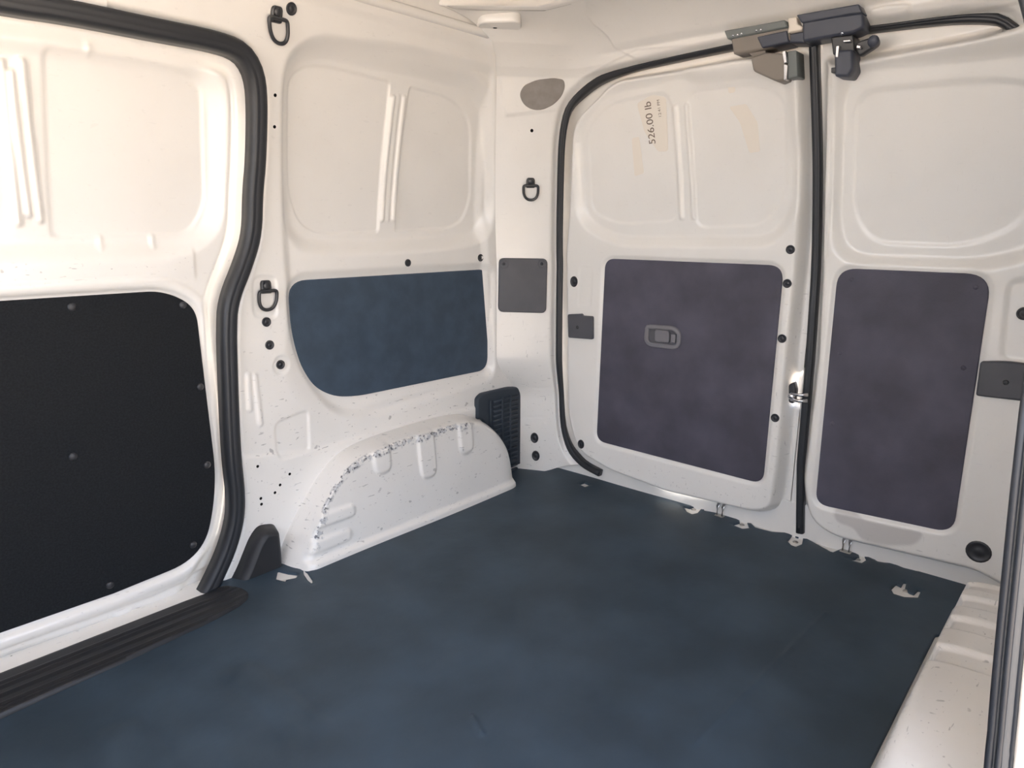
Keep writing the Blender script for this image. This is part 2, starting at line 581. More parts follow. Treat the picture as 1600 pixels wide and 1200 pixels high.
ledge = [(0.7919, 0.2979), (0.9692, 0.2693), (1.579, 0.2686), (1.768, 0.2731)]
ledge_poly = ledge + [(1.9, 0.3), (1.9, -0.1), (0.6, -0.1), (0.7, ledge[0][1])]
emb = rpoly([(0.8751, 0.3621), (0.9727, 0.3791), (0.9689, 0.2659), (0.8768, 0.2682)], 0.02)
def side_relief(x, z):
    d = -0.013 * step(sd(x, z, shell_b), 0.03)
    d -= 0.028 * step(sd(x, z, win_recess), 0.05)
    for gp in (glass_a, glass_b):
        d -= 0.005 * step(sd(x, z, gp), 0.007)
    for rb, hh in ((rib_a, 0.0065), (rib_b, 0.003), (rib_c, 0.0065)):
        d += hh * ridge(sline(x, z, rb), 0.0075)
    sp = sd(x, z, panel_s)
    low = smooth((1.25 - x) / 0.3) * smooth((0.62 - z) / 0.2)
    d -= 0.012 * smooth(0.5 - (sp - 0.012 - 0.02 * low) / (0.03 + 0.05 * low))
    d += 0.005 * step(sd(x, z, ledge_poly), 0.010)
    d -= 0.004 * step(sd(x, z, emb), 0.008)
    for rb in ([(0.8324, 0.4891), (0.8378, 0.3701)], [(0.8164, 0.4948), (0.8127, 0.4105)]):
        d += 0.004 * ridge(sline(x, z, rb), 0.008)
    c = [(0.9051, 0.505)][0]
    d -= 0.003 * step(np.hypot(x - c[0], z - c[1]) - 0.022, 0.008)
    d -= 0.004 * step(sd(x, z, rpoly([(0.8467, 0.7255), (0.9076, 0.7224), (0.9034, 0.6225), (0.8404, 0.6285)], 0.02)), 0.01)
    d = d * smooth((1.688 - lx(z) - x) / 0.025 + 0.2)
    # pillar edge turns outward at the door seal
    so = sd(x, z, open_poly)
    d -= 0.010 * smooth(1 - (so - 0.016) / 0.016)
    # upper rail
    d += 0.006 * smooth((z - 1.31) / 0.02)
    return d
wl = field('wall_left', side, 0.55, 1.98, -0.02, 1.47, 0.0036, side_relief, 'paint',
           keep_sd=lambda x, z: -sd(x, z, open_poly), attrs={'dirt': lambda x, z: 0.12 + smooth((0.75 - z) / 0.5)})
struct(wl, 'white pressed steel side wall behind the sliding door, with a blanked window')
top_strip = field('trim_1', side, -0.92, 0.56, 1.19, 1.47, 0.01, lambda x, z: 0.006 * smooth((z - 1.31) / 0.02), 'paint', keep_sd=lambda x, z: -sd(x, z, open_poly))
struct(top_strip, 'white roof rail above the sliding door opening')

# rail lip between side wall and roof
lipp = [(0.4, 1.352), (1.0, 1.352), (1.25, 1.352), (1.52, 1.352)]
lip = sweep('trim_2', side, resample(lipp, 30), 0.010, 0.016, 'paint', prof=[(-1, -0.5), (-1, 0.7), (-0.6, 1), (0.6, 1), (1, 0.8), (1, -0.5)])
struct(lip, 'white roof rail lip above the blanked side window')

# ---- sliding door ---------------------------------------------------
dwin = rpoly([(0.3977, 1.153), (0.6377, 1.162), (0.7546, 1.157), (0.7847, 1.11), (0.7869, 0.9004), (0.7637, 0.8238), (0.6764, 0.7852), (0.3647, 0.7908)] + [(-0.4, 0.78), (-0.4, 1.15)], [0.01, 0.02, 0.06, 0.06, 0.08, 0.08, 0.06, 0.0, 0.05, 0.05])
dgl = rpoly([(0.4659, 1.153), (0.6868, 1.155), (0.7551, 1.133), (0.7602, 0.886), (0.7204, 0.8227), (0.4549, 0.8162)], [0.02, 0.04, 0.06, 0.06, 0.05, 0.02])
dgl2 = rpoly([(0.3961, 1.131), (0.4159, 1.123), (0.3937, 0.8377), (0.3676, 0.8161)] + [(-0.3, 0.80), (-0.3, 1.16)], 0.02)
dpan = rpoly([(0.3541, 0.7061), (0.6527, 0.7056), (0.7202, 0.6655), (0.732, 0.2328), (0.6836, 0.0647), (0.4797, 0.0529), (0.269, 0.0545)] + [(-0.25, 0.10), (-0.25, 0.715)], [0, 0.08, 0.09, 0.20, 0.20, 0.0, 0.0, 0.06, 0.06], 12)
sill_top = [(0.2647, 0.0214), (0.4004, 0.0193), (0.5571, 0.017), (0.6458, 0.0245)]
sill_low = sill_top + [(0.9, 0.05), (0.9, -0.1), (-0.6, -0.1), (-0.6, sill_top[0][1] - 0.03)]
def door_relief(x, z):
    d = -0.02 + 0 * x
    d -= 0.018 * step(sd(x, z, dwin), 0.05)
    d -= 0.003 * step(sd(x, z, dgl), 0.007) + 0.003 * step(sd(x, z, dgl2), 0.007)
    for rb in ([(0.4006, 1.117), (0.4025, 0.8458)], [(0.4125, 1.102), (0.4203, 0.861)], [(0.431, 1.122), (0.4381, 0.8519)]):
        d += 0.008 * ridge(sline(x, z, rb), 0.008)
    for rb in ([(0.5385, 1.171), (0.5379, 1.152)], [(0.5408, 0.8177), (0.5389, 0.7963)], [(0.6427, 0.818), (0.6413, 0.7981)]):
        d += 0.003 * ridge(sline(x, z, rb), 0.006)
    sp = sd(x, z, dpan)
    d -= 0.008 * step(sp - 0.004, 0.010)
    d += 0.005 * ridge(sp - 0.018, 0.012)
    d += 0.004 * step(np.abs(z - 0.765 + 0.01 * x) - 0.03, 0.03) * (x < 0.72)
    d -= 0.010 * step(sd(x, z, sill_low), 0.012)
    d -= 0.022 * smooth((0.02 - z) / 0.05) * 0
    c = [(0.4914, -0.0083)][0]
    d += 0.006 * step(np.maximum(np.abs(x - c[0]) - 0.016, np.abs(z - c[1]) - 0.011), 0.008)
    so = sd(x, z, open_poly)
    d -= 0.02 * smooth(1 + (so + 0.02) / 0.035)
    return d
d1 = field('door_1', side, -0.52, 0.9, -0.04, 1.24, 0.0042, door_relief, 'paint',
           attrs={'dirt': lambda x, z: 0.10 + 0.8 * np.exp(-((z - 0.755) / 0.02) ** 2) + 0.3 * smooth((0.2 - z) / 0.2)})
struct(d1, 'white sliding side door with a black board over its lower half')
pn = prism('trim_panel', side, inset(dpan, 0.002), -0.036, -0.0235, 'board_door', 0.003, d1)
pn['label'] = 'black fibrous hardboard panel'
for p in [(0.4709, 0.6834), (0.6891, 0.6694), (0.7101, 0.4801), (0.4372, 0.3808), (0.7093, 0.292), (0.6583, 0.1069), (0.4735, 0.0784)]:
    dome('push_rivet', side, p, 0.0085, 0.004, 'plug', pn, d0=-0.0235)
for p in [(0.2829, -0.0035), (0.5237, -0.0101)]:
    dome('drain_hole', side, p, 0.0028, 0.0012, 'hole', d1, d0=-0.029)
seal1 = sweep('door_seal', side, resample(seal_path, 220), 0.0185, 0.024, 'rubber', d0=0.0)
tag(seal1, 'black rubber weatherstrip bent around the opening of the sliding door', 'seal')

# ---- rear pillar, header and frame ---------------------------------
SEAL2 = zt([(0.3757, 0.0349), (0.2962, 0.0521), (0.2403, 0.1016), (0.2133, 0.2094), (0.2065, 0.5402), (0.2058, 0.7482), (0.2072, 0.9467), (0.2087, 1.13), (0.2341, 1.208), (0.3373, 1.255), (0.4918, 1.267), (0.8031, 1.277), (0.9809, 1.277), (1.153, 1.267), (1.319, 1.264), (1.4, 1.256)])
r_end = SEAL2[-1]
seal2_path = chaikin(SEAL2 + [(1.43, 1.245), (1.475, 1.19), (1.49, 1.05), (1.49, 0.2), (1.47, 0.06)], 2)
open2 = list(seal2_path) + [(1.45, -0.2), (0.34, -0.2)]
seam_up = zt([(0.0085, 1.262), (0.0184, 1.214), (0.0297, 1.159), (0.2089, 1.18), (0.2612, 1.251), (0.3974, 1.285), (0.4913, 1.302)]) + [(1.0, 1.27), (1.0, 1.75), (-0.05, 1.75), (-0.05, 1.25)]
hdr_step = zt([(0.4985, 1.276), (0.411, 1.312), (0.3824, 1.359)]) + [(0.42, 1.75), (1.9, 1.75), (1.9, 1.277), (0.9, 1.277)]
def back_relief(s, t):
    so = sd(s, t, open2)
    d = -0.014 * smooth(1 - (so - 0.012) / 0.022)
    d += 0.003 * step(sd(s, t, seam_up), 0.006)
    d += 0.005 * step(sd(s, t, hdr_step), 0.008)
    for a, b in ([(0.0287, 0.3004), (0.1822, 0.3074)], [(0.0174, 0.1921), (0.1687, 0.2042)]):
        d -= 0.0025 * step(sline(s, t, [a, b]) - 0.001, 0.006)
    lamp = zt([(1.159, 1.297), (1.194, 1.302), (1.254, 1.296), (1.255, 1.286), (1.226, 1.276), (1.177, 1.282)])
    d += 0.006 * step(sd(s, t, rpoly(lamp, 0.02)), 0.012)
    # long hollow above the doors
    d -= 0.010 * step(np.abs(t - 1.345) - 0.010, 0.04) * smooth((s - 0.33) / 0.1)
    for p in [(0.1244, 0.4876), (0.1585, 0.4873), (0.0483, 0.1733), (0.1333, 0.179)]:
        d += 0.0015 * step(np.hypot(s - p[0], t - p[1]) - 0.005, 0.004)
    return d
def back_keep(s, t):
    low = 0.045 * smooth((s - 0.10) / 0.2)          # pillar foot rises a little towards the door
    return np.maximum(-sd(s, t, open2), low - t)
wb = field('wall_back', back, 0.0, 1.64, -0.02, 1.72, 0.0045, back_relief, 'paint', keep_sd=back_keep,
           attrs={'dirt': lambda s, t: 0.10 + 0.7 * smooth((0.7 - t) / 0.5)})
struct(wb, 'white rear corner pillar and door header framing the back doors')
seal2 = sweep('door_seal', back, resample(seal2_path, 200), 0.0105, 0.016, 'rubber', d0=-0.014)
tag(seal2, 'thin black rubber weatherstrip arching around the rear door opening', 'seal')
hl = sweep('trim_3', back, [(0.02, 1.585), (0.3, 1.588), (0.6, 1.59), (0.95, 1.59), (1.5, 1.59)], 0.014, 0.012, 'paint', prof=[(-1, -0.5), (-1, 0.7), (-0.6, 1), (0.6, 1), (1, 0.8), (1, -0.5)])
struct(hl, 'white header lip where the roof sheet meets the rear frame')

# ---- rear doors -----------------------------------------------------
face2 = rpoly([(1.338, 1.147), (1.19, 1.242), (0.8159, 1.251), (0.6631, 1.242), (0.6521, 0.8684), (0.6564, 0.5418), (0.6531, 0.188), (0.6611, 0.0792), (0.7063, 0.0528), (0.9893, 0.0406), (1.202, 0.0595), (1.333, 0.0984), (1.379, 0.2152), (1.401, 0.7482)], [0.06, 0.05, 0.03, 0.02, 0.02, 0.02, 0.03, 0.04, 0.03, 0.02, 0.03, 0.05, 0.05, 0.02], 8)
win2 = rpoly([(1.334, 0.8592), (1.327, 1.128), (1.225, 1.221), (0.9725, 1.242), (0.9289, 1.216), (0.7686, 1.212), (0.6882, 1.192), (0.6813, 1.072), (0.6649, 1.02), (0.6702, 0.8841), (0.7243, 0.8072), (1.206, 0.797)], [0.06, 0.06, 0.05, 0.02, 0.02, 0.03, 0.04, 0.03, 0.03, 0.06, 0.06, 0.07])
win2b = rpoly([(1.3, 0.8881), (1.29, 1.125), (1.208, 1.187), (1.013, 1.199), (1, 0.8599), (1.204, 0.8501)], 0.04)
win2c = rpoly([(0.9613, 1.193), (0.7691, 1.19), (0.7034, 1.152), (0.6941, 0.9308), (0.7512, 0.8491), (0.9474, 0.841)], 0.04)
pan2 = rpoly([(1.244, 0.7457), (0.6912, 0.7477), (0.6941, 0.1459), (1.254, 0.1536)], [0.035, 0.04, 0.035, 0.035], 8)
def door2_relief(y, z):
    d = -0.02 + 0.05 * step(sd(y, z, face2), 0.024)
    d -= 0.020 * step(sd(y, z, win2), 0.04)
    d -= 0.003 * (step(sd(y, z, win2b), 0.008) + step(sd(y, z, win2c), 0.008))
    for rb in ([(0.9993, 1.157), (0.9904, 0.8687)], [(0.9655, 1.157), (0.9531, 0.8686)]):
        d += 0.007 * ridge(sline(y, z, rb), 0.007)
    d -= 0.007 * step(sd(y, z, pan2) - 0.006, 0.012)
    d -= 0.0018 * step(sd(y, z, rpoly([(1.34, 0.7201), (1.288, 0.7163), (1.291, 0.5912), (1.343, 0.5869)], 0.012)), 0.008)
    d += 0.004 * step(sd(y, z, rpoly([(1.37, 0.6983), (1.288, 0.7023), (1.282, 0.1454), (1.349, 0.1986)], 0.02)) , 0.012) * 0
    d -= 0.020 * step(sd(y, z, rpoly([(0.6516, 0.4532), (0.6028, 0.4809), (0.5926, 0.3763), (0.6472, 0.3699)], 0.012)), 0.012)
    return d
d2 = field('door_2', rear, 0.628, 1.475, 0.04, 1.315, 0.0042, door2_relief, 'paint',
           attrs={'dirt': lambda y, z: 0.10 + 0.9 * smooth((0.16 - z) / 0.1) + 0.5 * smooth((0.72 - y) / 0.06) * (z < 0.7)})
struct(d2, 'white rear door with a recessed pull handle in its dark board')

face3 = rpoly([(0.6085, 1.221), (0.5874, 1.212), (0.2927, 1.225)] + [(0.12, 1.26), (0.10, 0.03)] + [(0.1801, 0.0576), (0.4974, 0.0428), (0.5632, 0.0739), (0.5924, 0.1667), (0.5894, 0.2752), (0.587, 0.5167), (0.6001, 0.7754), (0.6055, 0.9288)], [0.005, 0.02, 0.05, 0.05, 0.02, 0.02, 0.04, 0.05, 0.05, 0.03, 0.02, 0.02, 0.02], 8)
win3 = rpoly([(0.5761, 0.8532), (0.5799, 1.139), (0.5491, 1.207), (0.2899, 1.197)] + [(0.15, 1.20), (0.15, 0.80)] + [(0.2673, 0.7631), (0.5038, 0.7649), (0.5539, 0.7877)], [0.06, 0.05, 0.05, 0.06, 0.05, 0.06, 0.06, 0.05, 0.05])
win3b = rpoly([(0.5368, 0.8832), (0.5402, 1.115), (0.52, 1.146), (0.2848, 1.145)] + [(0.19, 1.12), (0.19, 0.86)] + [(0.2902, 0.8067), (0.486, 0.8093)], 0.05)
pan3 = rpoly([(0.5568, 0.7472), (0.2371, 0.7479), (0.2334, 0.1411), (0.5501, 0.1271)], [0.045, 0.05, 0.04, 0.035], 8)
stain3 = rpoly([(0.5033, 0.1313), (0.4601, 0.1399), (0.4301, 0.1188), (0.3533, 0.121), (0.2894, 0.1271), (0.3068, 0.0879), (0.3762, 0.0655), (0.4288, 0.0645), (0.447, 0.0908), (0.4947, 0.0943)], 0.02)
ridge3 = [(0.595, 1.181), (0.5891, 0.9284), (0.5863, 0.7758)]
def door3_relief(y, z):
    d = -0.02 + 0.05 * step(sd(y, z, face3), 0.03)
    d -= 0.020 * step(sd(y, z, win3), 0.04)
    d -= 0.003 * step(sd(y, z, win3b), 0.012)
    d -= 0.007 * step(sd(y, z, pan3) - 0.006, 0.014)
    d -= 0.008 * step(sline(y, z, ridge3) - 0.003, 0.010)
    d -= 0.006 * step(sd(y, z, rpoly([(0.2042, 0.7345), (0.1357, 0.7517), (0.1203, 0.5636), (0.1966, 0.5646)], 0.02)), 0.015)
    return d
d3 = field('door_3', rear, 0.085, 0.63, 0.005, 1.315, 0.0042, door3_relief, 'paint',
           attrs={'dirt': lambda y, z: 0.08 + 0.6 * smooth((0.14 - z) / 0.1), 'stain': lambda y, z: step(sd(y, z, stain3), 0.008)})
struct(d3, 'white narrow rear door beside the near wheel arch, its board with a grey stay pad')
# rubber strip down the gap between the two doors
gs = sweep('gap_seal', rear, resample([(0.645, 1.28), (0.630, 1.0), (0.622, 0.774), (0.613, 0.509), (0.609, 0.225), (0.592, 0.02)], 40), 0.0105, 0.014, 'rubber', parent=d3, d0=-0.012)
gs['label'] = 'black rubber strip down the door edge'

# boards and fittings on the rear doors
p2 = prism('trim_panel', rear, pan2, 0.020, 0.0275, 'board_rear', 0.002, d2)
p2['label'] = 'dark grey hardboard panel, mottled, with bluish flare haze in its colour'
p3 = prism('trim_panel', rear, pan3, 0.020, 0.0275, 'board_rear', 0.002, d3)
p3['label'] = 'dark grey hardboard panel with faint screws, bluish flare haze in its colour'
for p in [(0.5218, 0.7209), (0.2632, 0.7185), (0.5297, 0.5372), (0.2631, 0.5367), (0.5293, 0.3538)]:
    dome('push_rivet', rear, p, 0.006, 0.0025, 'board_rear', p3, d0=0.0275)
for (p, r, ry) in ((([(1.359, 0.6683)])[0], 0.0145, 0.0175), (([(1.313, 0.1299)])[0], 0.013, 0.0155), (([(0.6739, 0.789)])[0], 0.0115, 0.0115), (([(0.6763, 0.7024)])[0], 0.0115, 0.0115), (([(0.6765, 0.5583)])[0], 0.0115, 0.0115), (([(0.6757, 0.3415)])[0], 0.0115, 0.0115)):
    plug(p, r, rear, d2, ry, 0.029)
for (p, r) in ((([(0.1784, 0.1133)])[0], 0.026), (([(0.1682, 0.6686)])[0], 0.014)):
    plug(p, r, rear, d3, None, 0.029)
# grey latch pad near the hinge edge of the wide door
lp = prism('latch_cover', rear, rpoly([(1.376, 0.5612), (1.32, 0.5682), (1.315, 0.5624), (1.277, 0.5637), (1.274, 0.4899), (1.371, 0.4855)], [0.006, 0.004, 0.003, 0.006, 0.006, 0.006]), 0.028, 0.040, 'cover', 0.003, d2)
dome('screw', rear, [(1.334, 0.5232)][0], 0.006, 0.003, 'plug', lp, d0=0.040)
sp3 = prism('stay_pad', rear, rpoly([(0.2314, 0.5572), (0.1907, 0.564), (0.1092, 0.5623), (0.0979, 0.4832), (0.2298, 0.4796)], [0.006, 0.02, 0.02, 0.02, 0.006]), 0.026, 0.044, 'cover', 0.004, d3)
sp3['label'] = 'grey door stay pad crossing the edge of the board'
dome('screw', rear, [(0.1787, 0.5184)][0], 0.006, 0.003, 'plug', sp3, d0=0.044)
# pull handle
hb = rpoly([(1.088, 0.5555), (0.9917, 0.5593), (0.97, 0.5445), (0.9694, 0.5031), (0.9853, 0.4917), (1.073, 0.4908), (1.09, 0.5066)], 0.012)
hd = sweep('pull_handle', rear, resample(inset(hb, 0.006), 48, True), 0.007, 0.007, 'handle', True, d2, d0=0.0275)
hd['label'] = 'grey plastic recessed pull handle'
prism('handle_cup', rear, inset(hb, 0.010), 0.026, 0.0290, 'cover', 0.001, hd)
prism('handle_lever', rear, rpoly([(1.054, 0.5453), (1.005, 0.5446), (1.003, 0.5087), (1.052, 0.5069)], 0.010), 0.028, 0.0385, 'handle', 0.004, hd)
prism('lock_slider', rear, rpoly([(1.001, 0.5375), (0.984, 0.5374), (0.9844, 0.5109), (0.9991, 0.5111)], 0.003), 0.028, 0.036, 'handle', 0.002, hd)

# label residue with its print, on the wide rear door
gl = prism('label_residue', rear, rpoly([(1.118, 1.178), (1.068, 1.195), (1.026, 1.185), (1.028, 1.048), (1.06, 1.048), (1.1, 1.103)], 0.01), 0.006, 0.0074, 'glue', 0.0004, d2)
gl['label'] = 'yellowed glue residue of a peeled label'
def words_on(text, p, size, ang, parent, d):
    cu = bpy.data.curves.new('label_print', 'FONT')
    cu.body = text
    cu.size = size
    cu.align_x = 'LEFT'
    tmp = bpy.data.objects.new('label_print', cu)
    C.objects.link(tmp)
    bpy.context.view_layer.update()
    me = bpy.data.meshes.new_from_object(tmp)
    bpy.data.objects.remove(tmp)
    ca, sa = math.cos(ang), math.sin(ang)
    for v in me.vertices:
        x, y = v.co.x, v.co.y
        a, b = x * ca - y * sa, x * sa + y * ca       # a = to the right in view (-y), b = up
        v.co = Vector(tuple(rear(p[0] - a, p[1] + b, d)))
    return link('label_print', me, 'ink', parent)
words_on('526.00 lb', [(1.066, 1.069)][0], 0.030, math.radians(94), gl, 0.0082)
words_on('12:41 PM', [(1.043, 1.136)][0], 0.012, math.radians(94), gl, 0.0082)
for q in ([(0.8509, 1.21), (0.8323, 1.211), (0.8302, 1.176), (0.8488, 1.175)], [(0.8482, 1.144), (0.8025, 1.147), (0.7736, 1.101), (0.7673, 1.032), (0.7958, 1.03), (0.8202, 1.105)], [(1.143, 1.089), (1.118, 1.092), (1.109, 0.993), (1.141, 0.9855)]):
    prism('label_residue', rear, rpoly(q, 0.006), 0.0062, 0.0074, 'glue', 0.0004, d2)

# latches at the top of the rear doors (move with their door)
la = empty('door_latch'); la.parent = d2; la['label'] = 'dusty brown latch at the head of the wide rear door'
prism('latch_housing', rear, rpoly([(0.7649, 1.236), (0.729, 1.243), (0.6822, 1.234), (0.6807, 1.18), (0.7034, 1.178), (0.7592, 1.207)], 0.006), 0.01, 0.065, 'latch_brown', 0.004, la)
prism('latch_plate', rear, rpoly([(0.6807, 1.239), (0.6602, 1.239), (0.6569, 1.185), (0.6792, 1.182)], 0.003), 0.01, 0.058, 'latch_green', 0.002, la)
prism('latch_bolt', rear, rpoly([(0.6882, 1.238), (0.6807, 1.239), (0.6778, 1.214), (0.6837, 1.213)], 0.002), 0.05, 0.070, 'chrome', 0.001, la)
prism('latch_bolt', rear, rpoly([(0.6852, 1.213), (0.6763, 1.209), (0.6792, 1.179), (0.6852, 1.179)], 0.002), 0.05, 0.068, 'chrome', 0.001, la)
prism('latch_spring', rear, rpoly([(0.7804, 1.252), (0.7365, 1.252), (0.7336, 1.24), (0.7679, 1.242)], 0.004), 0.01, 0.045, 'latch_brown', 0.002, la)
lb = empty('door_latch'); lb.parent = d3; lb['label'] = 'black latch with a tapered release lever'
prism('latch_housing', rear, rpoly([(0.574, 1.225), (0.5363, 1.222), (0.5335, 1.184), (0.5437, 1.169), (0.5712, 1.173)], 0.005), 0.01, 0.070, 'latch_dark', 0.005, lb)
prism('latch_plate', rear, rpoly([(0.5842, 1.254), (0.5387, 1.252), (0.5335, 1.219), (0.5793, 1.218)], 0.004), 0.01, 0.060, 'metal_black', 0.003, lb)
prism('latch_plate', rear, rpoly([(0.5856, 1.195), (0.5704, 1.195), (0.5701, 1.183), (0.5854, 1.185)], 0.001), 0.02, 0.050, 'metal_black', 0.001, lb)
prism('release_lever', rear, rpoly([(0.5368, 1.237), (0.5033, 1.243), (0.4892, 1.241), (0.4873, 1.228), (0.4984, 1.221), (0.5278, 1.206)], 0.012), 0.040, 0.056, 'metal_black', 0.004, lb)
dome('lever_knob', rear, [(0.4978, 1.234)][0], 0.012, 0.008, 'latch_dark', lb, d0=0.056)
for q in ([(0.5687, 1.232), (0.562, 1.232), (0.564, 1.209), (0.5695, 1.21)], [(0.5542, 1.241), (0.5396, 1.24), (0.5394, 1.236), (0.5541, 1.237)], [(0.526, 1.228), (0.518, 1.225), (0.5191, 1.22), (0.5271, 1.222)]):
    prism('latch_bolt', rear, rpoly(q, 0.001), 0.05, 0.0735, 'chrome', 0.001, lb)

# striker housings on the header
hz = empty('latch_striker')
tag(hz, 'grey-green striker housing, flare haze in its colour, on the header over the wide rear door', 'latch')
prism('housing', rear, rpoly([(0.8145, 1.287), (0.6762, 1.289), (0.6733, 1.261), (0.7288, 1.251), (0.8094, 1.25)], 0.004), 0.009, 0.060, 'latch_brown', 0.004, hz)
prism('upper_plate', rear, rpoly([(0.8269, 1.301), (0.6819, 1.301), (0.6762, 1.285), (0.8196, 1.282)], 0.003), 0.0, 0.068, 'latch_green', 0.003, hz)
prism('side_plate', rear, rpoly([(0.7483, 1.277), (0.6791, 1.28), (0.6748, 1.256), (0.7365, 1.252)], 0.003), 0.0, 0.066, 'latch_dark', 0.003, hz)
for k in range(5):
    c = [(0.8048, 1.287), (0.7936, 1.287), (0.784, 1.288), (0.7481, 1.289), (0.7373, 1.289)][k]
    dome('rivet', rear, c, 0.0028, 0.002, 'chrome', hz, d0=0.068)
hy = empty('latch_striker')
tag(hy, 'dark blue-grey striker housing on the header above the door gap', 'latch')
prism('housing', rear, rpoly([(0.6446, 1.296), (0.5192, 1.29), (0.5156, 1.261), (0.5374, 1.254), (0.6444, 1.252)], 0.008), 0.009, 0.064, 'latch_dark', 0.005, hy)
prism('upper_plate', rear, rpoly([(0.6559, 1.306), (0.5261, 1.305), (0.5179, 1.288), (0.6445, 1.288)], 0.003), 0.0, 0.070, 'latch_dark', 0.003, hy)
prism('lower_plate', rear, rpoly([(0.6821, 1.274), (0.6445, 1.275), (0.6415, 1.252), (0.6792, 1.257)], 0.003), 0.0, 0.055, 'latch_dark', 0.003, hy)
for k in range(3):
    c = [(0.6091, 1.26), (0.56, 1.257), (0.5783, 1.291)][k]
    dome('rivet', rear, c, 0.0035, 0.002, 'chrome', hy, d0=0.062)
wbk = prism('latch_spacer', rear, rpoly([(0.679, 1.305), (0.6588, 1.304), (0.6559, 1.29), (0.6445, 1.283), (0.6473, 1.276), (0.6792, 1.275), (0.6762, 1.288)], 0.003), 0.0, 0.062, 'jamb', 0.003)
tag(wbk, 'pale block between the two striker housings on the header', 'bracket')
# chrome striker halfway up the door gap
st = empty('door_striker')
tag(st, 'chrome striker bar bridging the gap halfway up the rear doors', 'striker')
a_, b_ = [(0.6404, 0.4062)][0], [(0.5976, 0.41)][0]
prism('striker_plate', rear, rpoly([(0.6516, 0.4358), (0.639, 0.4447), (0.6318, 0.4216), (0.6335, 0.3864), (0.6472, 0.3875)], 0.006), 0.000, 0.022, 'metal_black', 0.003, st)
for dz in (0.008, -0.008):
    tube('striker_bar', [tuple(rear(a_[0], a_[1] + dz, 0.026)), tuple(rear((a_[0] + b_[0]) / 2, a_[1] + dz, 0.028)), tuple(rear(b_[0], b_[1] + dz, 0.026))], 0.0045, 'chrome', st)
dome('bolt', rear, (a_[0], a_[1]), 0.010, 0.008, 'chrome', st, d0=0.022)
# small sill strikers under the doors
for (u, lab) in (([(1.882, 0.8249)][0], 'small chrome sill striker under the wide rear door'), ([(1.886, 0.4701)][0], 'small chrome sill striker under the narrow rear door')):
    e = empty('sill_striker', (u[0], u[1], 0))
    tag(e, lab, 'striker', 'strikers on the rear sill')
    keep(box('striker_base', (u[0], u[1], 0.002), (0.02, 0.028, 0.008), 'zinc', None), e)
    for s_ in (-0.008, 0.008):
        keep(tube('striker_bar', [(u[0], u[1] + s_, 0.0), (u[0], u[1] + s_, 0.034), (u[0] + 0.012, u[1] + s_, 0.042), (u[0] + 0.03, u[1] + s_, 0.042)], 0.004, 'chrome', None), e)

# rear sill: dark strip under the doors
sillr = box('trim_4', (1.928, 0.80, 0.035), (0.066, 1.66, 0.13), 'paint', None)
struct(sillr, 'white painted rear sill edge under the back doors')

# ---- unseen cab side sheets, added without windows to cut light from the front
cabf = field('light_block_far', side, -0.92, -0.48, -0.02, 1.25, 0.03, None, 'paint')
struct(cabf, 'added white sheet on the far side of the cab, unseen, cutting daylight')
cabn = field('light_block_near', near, -0.92, -0.12, -0.02, 1.25, 0.03, None, 'paint')
struct(cabn, 'added white sheet on the near side of the cab, unseen, cutting daylight')

def block_surf(y, z, d=0.0):  # unseen partition added to hold front light off floor and sliding door
    y, z = np.asarray(y, float), np.asarray(z, float)
    return np.stack([-0.50 + d + 0 * y, y, z + 0 * y], -1)
struct(field('front_light_block', block_surf, 0.0, 1.62, -0.02, 0.64, 0.03, lambda y, z: 0.012 * step(np.abs(y - 0.8) - 0.45, 0.05), 'paint'), 'added half-height white partition, unseen, holding back light from the cab')

# ---- near side wall (behind the wheel arch, mostly out of view) -----
wr = field('wall_right', near, 0.86, 2.02, -0.02, 1.47, 0.015,
           lambda x, z: -0.02 * step(sd(x, z, rpoly([(1.0, 0.83), (1.6, 0.83), (1.6, 1.2), (1.0, 1.2)], 0.08)), 0.05), 'paint', attrs={'dirt': ALL})
struct(wr, 'white near side wall above the wheel arch')
NEAR = [(0.66, 0.004, 0.02), (0.70, 0.012, 0.14), (0.745, 0.022, 0.26), (0.76, 0.027, 0.327), (0.76, 0.036, 0.463), (0.762, 0.047, 0.655), (0.79, 0.052, 0.74), (0.84, 0.066, 0.87), (0.845, 0.082, 0.97), (0.84, 0.091, 1.005), (0.83, 0.103, 1.045), (0.81, 0.12, 1.09), (0.74, 0.13, 1.15), (0.5, 0.13, 1.185), (-0.42, 0.13, 1.19)]
npath = chaikin(NEAR, 2)
# near pillar, from the seal back to the wall
V, Fc = [], []
for (x, y, z) in npath[:44]:
    wy = 0.03 + 0.6 * float(ly(np.array(z)))
    V += [(x - 0.006, y - 0.016, z), (x + 0.03, y - 0.014, z), (x + 0.07, y - 0.012, z), (max(x + 0.12, 0.9), min(wy, y), z)]
for i in range(43):
    for k in range(3):
        Fc.append((i * 4 + k, i * 4 + k + 1, i * 4 + k + 5, i * 4 + k + 4))
npil = link('trim_5', mesh('trim_5', V, Fc), 'paint')
struct(npil, 'white edge of the near door opening beside the wheel arch')
ns_ = tube('door_seal', npath, 0.0105, 'rubber_grey', n=12, up_=(0.7, -0.7, 0))
tag(ns_, 'blurred grey rubber weatherstrip at the edge of the nearest door opening', 'seal')
for k, (dx, dy) in enumerate(((-0.006, 0.0085), (-0.004, -0.0085), (-0.0105, 0.001))):
    tube('seal_lip', [(x + dx, y + dy, z) for (x, y, z) in npath], (0.0042, 0.0045, 0.003)[k], 'rubber', ns_, 8)
jb = tube('trim_6', [(x - 0.006, y - 0.0145, z) for (x, y, z) in npath[:34]], 0.0045, 'jamb', n=8)
struct(jb, 'pale painted door jamb flange outside the nearest seal')
V, Fc = [], []
